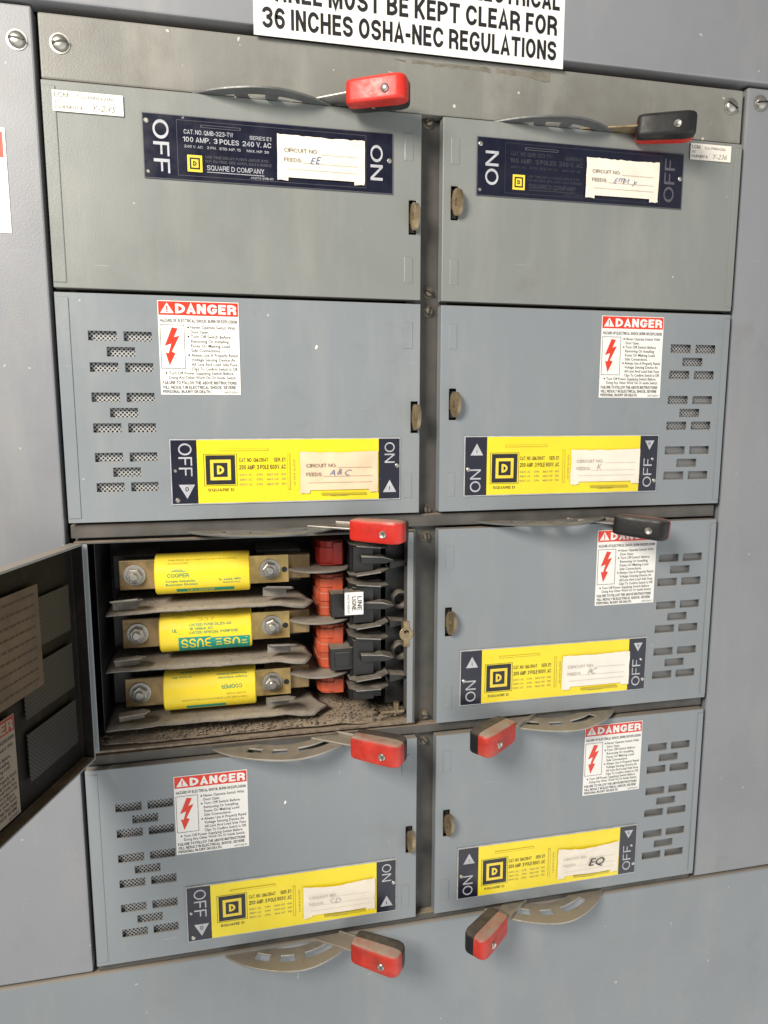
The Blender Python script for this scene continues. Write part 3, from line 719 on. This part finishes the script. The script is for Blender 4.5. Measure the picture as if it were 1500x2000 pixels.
ln("36 INCHES OSHA-NEC REGULATIONS",xl,xr,z3);ln("PANEL MUST BE KEPT CLEAR FOR",xl,xr,z3+sp_);ln("AREA IN FRONT OF THIS ELECTRICAL",xl,xr+.002,z3+2*sp_)
put(b.mesh("sign_face"),"sign_face",s,(-.1,.001,-(ztt+.05)))
s=thing("warning_label",(-.40,.004,.02),"white and red warning label stuck on the side panel","warning label")
x1=U(16,350,.004)[0];za=U(5,250,.004)[1];zb_=U(5,455,.004)[1]
b=MB();b.box(x1-.085,x1,.0034,.004,zb_,za,WHT);b.quad(x1-.083,x1-.002,za-.022,za-.003,.0032,RED);put(b.mesh("label_face"),"label_face",s,(.40,-.004,-.02))
# ------------------------------------------------------------------ open compartment
u3=UN["L3"];o3=(-XL,0,-ROWS[2][0])
def p3(b,name,smooth=False,**k): return put(b.mesh(name,recalc=True,smooth=smooth),name,u3,o3,**k)
z0_,z1_=-.4075,-.2125;xa,xb=XL+.003,-.003
b=MB()
b.box(xa,xb,.10,.102,z0_,z1_,DK);b.box(xa-.001,xa+.001,.003,.10,z0_,z1_,PD);b.box(xb-.001,xb+.001,.003,.10,z0_,z1_,PD)
b.box(xa,xb,.004,.10,z1_-.002,z1_,PD)
b.box(xa+.001,xa+.010,.003,.0045,z0_+.001,z1_-.002,PB);b.box(xb-.007,xb-.001,.003,.0045,z0_+.001,z1_-.002,PB)
b.box(xa+.012,xa+.013,.02,.10,z0_+.002,z1_-.004,DK)
p3(b,"enclosure",bevel=.0005)
b=MB();b.box(xa+.001,xb-.001,.004,.10,z0_,z0_+.002,FIBD)
p3(b,"floor_pan")
SH_=[]
def board(x0,x1,y0,y1,z,mat,tip=.02,amp=.0012,seed=0,th=.0012,label=None,lip=.0006):
    rr=random.Random(seed);ph=rr.uniform(0,6);b=MB();nx,ny=48,8;v=[];f=[]
    torn=[rr.uniform(-.0035,.0035) for _ in range(ny+1)]
    for i in range(nx+1):
        for j in range(ny+1):
            a=i/nx;c=j/ny
            xe=x1-tip*abs(c-.30)*1.1+torn[j]
            x=x0+(xe-x0)*a;y=y0+(y1-y0)*c+((.0009*math.sin(a*9+ph)+.0006*math.sin(a*31)+(.005*max(0,a-.93)/.07)) if j==0 else 0)
            z_=z+amp*math.sin(a*4+ph+c)+rr.uniform(-.00018,.00018)
            if a>.86: z_-=(a-.86)*.035*(1-c)
            if j==0: z_-=lip
            v.append((x,y,z_))
    for i in range(nx):
        for j in range(ny): a=i*(ny+1)+j;f.append((a,a+ny+1,a+ny+2,a+1))
    b.add(v,f,mat);o=put(b.mesh("insulating_barrier",smooth=True),"insulating_barrier",u3,o3)
    so=o.modifiers.new("thickness",'SOLIDIFY');so.thickness=th;so.offset=0
    if label: o["label"]=label
    SH_.append((x0,x1-tip,y0,y1,z))
for k,(v,ex) in enumerate(((1190,616),(1301,618),(1410,644))):
    y=.010;board(U(206,v,y)[0],U(ex,v-20,y)[0],y,.095,U(400,v,y)[1],FIB,seed=k+20,amp=.0008,tip=.035)
xq=[U(u,v,.008) for u,v in ((205,1450),(735,1392))];board(xq[0][0],xq[1][0]+.006,.007,.092,-.4010,FIBD,tip=.012,amp=.0008,seed=9,label="dust covered bottom insulating board")
for (u,v) in ((247,1174),(545,1148),(253,1287),(553,1260),(262,1394),(550,1365)):
    y=.010;x,z=U(u,v,y);b=MB();T=Matrix.Translation((x,y,z))@Matrix.Rotation(math.radians(-16+random.uniform(-4,4)),4,'X')@Matrix.Rotation(math.radians(5+random.uniform(-4,4)),4,'Z')@Matrix.Rotation(math.radians(random.uniform(-4,4)),4,'Y')
    b.prism([(-.013,-.009),(.010,-.009),(.014,.001),(.010,.012),(-.013,.012)],-.0006,.0006,FIB,T=T);b.box(-.013,.009,.0105,.012,-.007,.001,FIB,T);p3(b,"barrier_tab")
for v in (1122,1235,1348):
    za=U(262,v,.04)[1];x=U(262,v,.04)[0];b=MB();b.box(x-.02,x+.02,.05,.10,za-.016,za+.016,BLI);p3(b,"fuse_base",bevel=.001)
    x=U(545,v-15,.04)[0];b=MB();b.box(x-.022,x+.022,.05,.10,za-.016,za+.016,BLI);b.box(x-.014,x+.030,.039,.052,za-.011,za+.013,BRD);p3(b,"fuse_base",bevel=.001)
xc=U(650,1200,.03)[0]
def zy(v,y=.03,u=657): return U(u,v,y)[1]
def carrier(v0,v1,mat,ribs=5):
    za,zb2=zy(v1),zy(v0);b=MB();d=zb2-za
    def outline(k,ry): return [(xc-k,.085),(xc-k,ry+.010),(xc-k*.8,ry+.003),(xc-k*.35,ry),(xc+k*.45,ry),(xc+k*.85,ry+.004),(xc+k,ry+.012),(xc+k,.085)]
    b.prism(outline(.0135,.034),za,zb2,mat)
    for i in range(ribs):
        a=za+d*(i+.12)/ribs;b.prism(outline(.0146,.0325),a,a+d*.62/ribs,mat)
    b.box(xc+.001,xc+.0105,.0315,.04,za+d*.05,za+d*.95,mat)
    p3(b,"contact_carrier",bevel=.0007)
carrier(1058,1106,REDI,1);carrier(1124,1206,ORG,3);carrier(1222,1308,ORG,3);carrier(1326,1356,ORG,1)
for v in (1113,1212,1316):
    z=zy(v,.022);b=MB();pts=[]
    for i in range(17):
        a=math.radians(180+140*i/16);pts.append((xc-.012+.034*math.cos(a),.046+.032*math.sin(a)))
    pts+=[(xc+.03,.08),(xc-.04,.08),(xc-.056,.052)]
    b.prism(pts,z-.0009,z+.0009,SHD);p3(b,"arc_shield",bevel=.0003,seg=1)
PX=lambda u,v,y: U(u,v,y)
# large stepped black arc-chute blocks with angled ledges and pale front edges
for i,(v0,v1) in enumerate(((1064,1128),(1140,1232),(1244,1334),(1348,1376))):
    y=.006
    xl_=PX(686,v0,y)[0];xr_=PX(752,v0,y)[0];zt_=PX(700,v0,y)[1];zb_=PX(700,v1,y)[1];d=zt_-zb_
    b=MB()
    b.box(xl_+.001,xr_-.001,.020,.095,zb_+.001,zt_-.001,BLI)
    b.box(xl_+.003,xr_-.010,.013,.021,zb_+.12*d,zb_+.88*d,BLI)
    big_=d>.02
    for z,sl in (((zt_-.0018,-.0035),(zb_,.0035)) if big_ else ((zt_-.0018,0.),)):
        # sloping ledge: drops (or rises) toward the latch side
        pl=[(xl_-.001,y+.007),(xl_+.005,y),(xr_-.004,y),(xr_+.005,y+.006),(xr_+.005,.06),(xl_-.001,.06)]
        sh=lambda x: sl*(x-xl_)/(xr_-xl_)
        n_=len(pl);b.add([(a,c,z+sh(a)) for a,c in pl]+[(a,c,z+.0018+sh(a)) for a,c in pl],[tuple(range(n_)),tuple(range(2*n_-1,n_-1,-1))]+[(q,(q+1)%n_,n_+(q+1)%n_,n_+q) for q in range(n_)],BLI)
        b.add([(xl_+.005,y-.0002,z+sh(xl_+.005)+.0004),(xr_-.004,y-.0002,z+sh(xr_-.004)+.0004),(xr_-.004,y-.0002,z+sh(xr_-.004)+.0014),(xl_+.005,y-.0002,z+sh(xl_+.005)+.0014)],[(0,1,2,3)],PAL)
    if big_:
        z=zb_+.5*d
        b.prism([(xl_+.010,z+.0045),(xr_-.002,z+.003),(xr_+.010,z-.0012),(xr_+.001,z-.0040),(xl_+.010,z-.0030)],y+.002,.025,BLI,'xz')
        b.add([(xl_+.010,y+.0018,z+.0045),(xr_-.002,y+.0018,z+.003),(xr_+.010,y+.0018,z-.0012),(xr_-.002,y+.0018,z+.0018),(xl_+.010,y+.0018,z+.0034)],[(0,1,2,3,4)],PAL)
    p3(b,"switch_block",bevel=.0003,seg=1)
a=PX(646,1206,.02);c=PX(690,1156,.02);b=MB();b.box(a[0],c[0],.0185,.050,a[1],c[1],BLI);p3(b,"terminal_cover",bevel=.001)
a=PX(645,1308,.02);c=PX(694,1262,.02);b=MB();b.box(a[0],c[0],.0165,.050,a[1],c[1],BLI);b.box(a[0]+.004,c[0]-.006,.0155,.0165,a[1]+.004,c[1]-.004,BLI);p3(b,"terminal_cover",bevel=.001)
a=PX(673,1201,.004);c=PX(709,1155,.004);b=MB();b.box(a[0],c[0],.0025,.0030,a[1],c[1],WHT);b.box(a[0]+.001,c[0]-.001,.0031,.02,a[1]+.001,c[1]-.001,BLI);w_=c[0]-a[0]
for i,(t,hh) in enumerate((("LINE",.19),("LIGNE",.19),("40272-025-01",.09))): b.text(t,a[0]+w_*(.80-.30*i),(a[1]+c[1])/2,w_*hh*1.2,(c[1]-a[1])*(.62 if i<2 else .85),BLK,.0023,al='c',rot=-math.pi/2,vc=True,bold=.01 if i<2 else 0)
put(b.mesh("terminal_label"),"terminal_label",u3,o3)
xh0=U(757,1200,.015)[0];xh1=U(798,1200,.015)[0];zt_=U(780,1066,.015)[1];zb2=U(780,1380,.015)[1]
b=MB();b.box(xh0,xh1,.026,.09,zb2,zt_,BLI)
for k,v in enumerate((1172,1272)):
    x,z=U(784,v,.018);b.lathe([(0,.0092),(.010,.0092),(.0115,.0080),(.0105,.0058),(.002,.0054)],24,BLI,TY(x-.001,.027,z),caps=False)
for v in (1100,1215,1320):
    x,z=U(778,v,.016);b.prism([(xh0+.0015,z+.004),(xh1-.003,z+.0015),(xh1-.003,z-.0015),(xh0+.0015,z-.004)],.012,.027,BLI,'xz')
p3(b,"line_terminal_block",bevel=.0004)
x,z=U(795,1240,.0);b=MB();b.lathe([(0,.005),(.002,.007),(.0035,.007),(.004,.004)],20,BRS,Matrix.Translation((x,.006,z))@Matrix.Rotation(math.radians(90),4,'X'));b.box(x-.003,x+.003,.002,.012,z-.013,z+.013,BRS);p3(b,"latch_keeper",bevel=.0006,label="brass door catch on the compartment edge")
b=MB();x,z=U(770,1388,.01);b.box(x-.014,x+.010,.008,.012,z-.0012,z+.0012,BRS,None);b.lathe([(0,.003),(.009,.003)],12,BRS,Matrix.Translation((x+.002,.010,z)));p3(b,"spring_clip")
rr=random.Random(5);b=MB()
def crumb(x,y,z,s):
    T=Matrix.Translation((x,y,z))@Matrix.Rotation(rr.uniform(0,6),4,'Z')@Matrix.Rotation(rr.uniform(-.5,.5),4,'X')
    a=s*rr.uniform(.6,2.2);c=s*rr.uniform(.4,1.);h=s*rr.uniform(.2,.5)
    b.add([(-a,-c,0),(a,-c*.6,0),(a*.7,c,0),(-a*.5,c*.8,0),(rr.uniform(-.3,.3)*a,0,h)],[(0,1,4),(1,2,4),(2,3,4),(3,0,4)],rr.choice([FIBD,FIB,FIBD,BLI,PD,FIBD]),T)
for i in range(1300):
    crumb(rr.uniform(-.30,-.02),.006+.06*rr.random()**1.4,-.4000+rr.uniform(0,.0010),rr.uniform(.0004,.0016))
for (x0,x1,y0,y1,z) in SH_[:3]:
    for i in range(200): crumb(rr.uniform(x0,x1),rr.uniform(y0+.003,y1-.03),z+.0012,rr.uniform(.0003,.0010))
deb=bpy.data.objects.new("dust_debris",b.mesh("dust_debris"));col.objects.link(deb);deb["kind"]="stuff";deb["label"]="brown dust crumbs lying on the compartment floor boards";deb["category"]="debris"
door3=[o for o in u3.children if o.name.startswith("door")][0]
hx=XL;n=Vector((math.sin(DANG),math.cos(DANG),0));dv=Vector((math.cos(DANG),-math.sin(DANG),0))
def on_door(u,v,off=.006):
    P0=Vector((hx,-.001,ROWS[2][0]))+n*off
    d=Vector(ray(u,v));c=Vector(C);t=(P0-c).dot(n)/d.dot(n);P=c+t*d-P0
    return P.dot(dv),P.z
a1=on_door(72,1140);a2=on_door(72,1345)
b=MB();b.box(a1[0],a1[0]+.10,.0058,.0062,a2[1],a1[1],PAPER)
rr=random.Random(2)
for i in range(10):
    z=a1[1]-.006-i*.0085;x=a1[0]+.006
    while x<a1[0]+.09 and z>a2[1]+.004:
        l=rr.uniform(.002,.007)
        b.quad(x,x+l,z-.0016,z,.0056+.0008,PAPT);x+=l+.0015
put(b.mesh("instruction_label"),"instruction_label",door3,label="tan printed instruction label inside door")
a1=on_door(27,1392)
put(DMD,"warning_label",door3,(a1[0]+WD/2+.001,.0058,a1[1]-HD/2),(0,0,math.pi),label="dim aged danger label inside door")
# ------------------------------------------------------------------ fuses
def fusebody(texts,r,L):
    b=MB();n=48
    b.lathe([(-L/2,r*.93),(-L/2+.001,r),(L/2-.001,r),(L/2,r*.93)],n,FY,Matrix.Rotation(math.radians(90),4,'Y'))
    for t in texts:
        if t[0]=='band':
            _,x0,x1,a0,a1,m=t;v=[];f=[]
            for i in range(13):
                s_=a0+(a1-a0)*i/12
                for x in (x0,x1): v.append((x,-(r+.00016)*math.cos(s_/r),(r+.00016)*math.sin(s_/r)))
            for i in range(12): f.append((2*i,2*i+1,2*i+3,2*i+2))
            b.add(v,f,m)
        else:
            s_,x,z,h,w,m,rot=t;b.text(s_,x,z,h,w,m,al='c',rot=rot,bend=r+.0003,bold=.012)
    return b.mesh("fuse_body",recalc=False,smooth=True)
def boltmesh():
    b=MB();b.lathe([(0,.0098),(.0014,.0098),(.0015,.0092)],28,STEEL,TY());b.lathe([(.0015,.0072),(.0062,.0072),(.0068,.0062)],6,STEEL,TY());b.lathe([(.0066,.0038),(.0098,.0038),(.0105,.003)],16,STEEL,TY())
    return b.mesh("bolt",recalc=True)
BO=boltmesh()
yF=.034;rF=.0190
px=[((303,1127),(488,1116),(262,1126),(527,1108)),((312,1240),(492,1229),(268,1237),(531,1219)),((320,1354),(500,1343),(273,1348),(532,1328))]
def mm(x): return x/1000
T1=[("THIS FUSE MAY SUBSTITUTE FOR A LISTED",0,mm(16),mm(1.7),mm(62),OLV,0),("CLASS H FUSE",mm(-22),mm(12.5),mm(1.7),mm(18),OLV,0),
 ("COOPER",mm(-22),mm(0),mm(3.8),mm(19),GRN,0),('band',mm(-28),mm(-15),mm(5.2),mm(5.9),GRN),('band',mm(-26),mm(-18),mm(6.5),mm(7.1),GRN),
 ("Cooper Industries",mm(-20),mm(-4.5),mm(2.1),mm(26),GRN,0),("Bussmann Division",mm(-19),mm(-8),mm(2.1),mm(28),GRN,0),
 ("St. Louis, MO",mm(24),mm(-4.5),mm(2.1),mm(20),GRN,0),("MADE IN U.S.A.",mm(26),mm(-7.5),mm(1.4),mm(16),GRN,0),
 ('band',mm(-24),mm(28),mm(-17.5),mm(-12.5),GRN),("LPJ-200SP",mm(-2),mm(-16.8),mm(3.2),mm(24),FY,0)]
T2=[("IR 300kA AC",mm(-22),mm(22),mm(1.8),mm(18),OLV,0),("TYPE D",mm(-25),mm(17.5),mm(1.8),mm(11),OLV,0),("337",mm(0),mm(14),mm(3.2),mm(15),OLV,0),
 ("LISTED FUSE DL25-40",mm(4),mm(9),mm(2.4),mm(38),GRN,0),("IR 300kA AC",mm(-4),mm(5.4),mm(2.4),mm(21),GRN,0),("LISTED SPECIAL PURPOSE",mm(7),mm(1.8),mm(2.4),mm(44),GRN,0),
 ("UL",mm(-28),mm(4),mm(3.0),mm(4.5),GRN,0),('band',mm(-25),mm(4),mm(-24),mm(-1.2),TEAL),('band',mm(4),mm(40),mm(-24),mm(-2.6),TEAL),
 ("BUSS",mm(-9),mm(-2.6),mm(11),mm(27),FY,math.pi),("FUSE",mm(23),mm(-3.8),mm(8),mm(29),FY,math.pi)]
T3=[("LPJ-200SP",mm(-12),mm(26),mm(3.0),mm(30),GRN,math.pi),("St. Louis, MO",mm(-26),mm(19),mm(1.9),mm(18),GRN,math.pi),
 ("Bussmann Division",mm(20),mm(19.5),mm(2.1),mm(28),GRN,math.pi),("Cooper Industries",mm(21),mm(15.5),mm(2.1),mm(27),GRN,math.pi),
 ("COOPER",mm(20),mm(8),mm(3.8),mm(19),GRN,math.pi),("CLASS J FUSE",mm(24),mm(0),mm(1.6),mm(18),OLV,math.pi),("THIS FUSE MAY SUBSTITUTE FOR A LISTED",mm(4),mm(-4),mm(1.6),mm(60),OLV,math.pi),
 ('band',mm(-22),mm(14),mm(-17),mm(-12),TEAL)]
for k,(pl,pr_,bl,br_) in enumerate(px):
    x0,z0a=U(*pl,yF-.01);x1,z1a=U(*pr_,yF-.01);zc=(z0a+z1a)/2;L=x1-x0;xm=(x0+x1)/2
    fz=thing("fuse",(xm,yF,zc),["yellow cartridge fuse with green print, bolted in top position","yellow cartridge fuse with broad green band, bolted in middle","yellow cartridge fuse with print upside down, bolted at bottom"][k],"fuse","fuses in the open compartment")
    put(fusebody([T1,T2,T3][k],rF,L),"fuse_body",fz)
    xb0,_=U(*bl,yF-.004);xb1,_=U(*br_,yF-.004)
    b=MB();b.box(xb0-xm-.0135,-L/2+.001,-.001,.003,-.014,.014,BRD);put(b.mesh("blade",recalc=True),"blade",fz,bevel=.0008,label="dark tarnished terminal blade")
    b=MB();xe=U(563,1100,yF)[0]-xm;b.box(L/2-.001,xe,-.001,.003,-.0135,.0135,BRL);b.lathe([(0,.0028),(.0003,.0028)],14,BLK,TY(xe-.004,-.001,-.001));put(b.mesh("blade",recalc=True),"blade",fz,bevel=.0008,label="brass terminal blade")
    put(BO,"bolt",fz,(xb0-xm,-.001,0),(0,.3*k,0));put(BO,"bolt",fz,(xb1-xm,-.001,.0),(0,.2+.5*k,0))
# ------------------------------------------------------------------ light
w=bpy.data.worlds.new("World");sc.world=w;w.use_nodes=True;wn=w.node_tree;bg=wn.nodes["Background"]
tc=N(wn,"ShaderNodeTexCoord");vm=N(wn,"ShaderNodeVectorMath",operation='DOT_PRODUCT');wn.links.new(tc.outputs["Generated"],vm.inputs[0])
vm.inputs[1].default_value=tuple(Vector((.50,-.55,-.67)).normalized())
lobe=mapr(wn,vm.outputs["Value"],.45,1.)  # bright world patch low right, added to lay a pale sheen on panels
c=mix(wn,lobe,(.185,.19,.20),(1.9,1.9,1.84));wn.links.new(c,bg.inputs[0]);bg.inputs[1].default_value=1.0
def area(loc,target,size,e,colr):
    l=bpy.data.lights.new("area",'AREA');l.shape='RECTANGLE';l.size=size[0];l.size_y=size[1];l.energy=e;l.color=colr
    o=bpy.data.objects.new("area_light",l);col.objects.link(o);o.location=loc;o.rotation_euler=(Vector(target)-Vector(loc)).to_track_quat('-Z','Y').to_euler();return o
area((-1.05,-1.10,.66),(-.10,0,-.25),(.55,.55),45,(1,.925,.82))
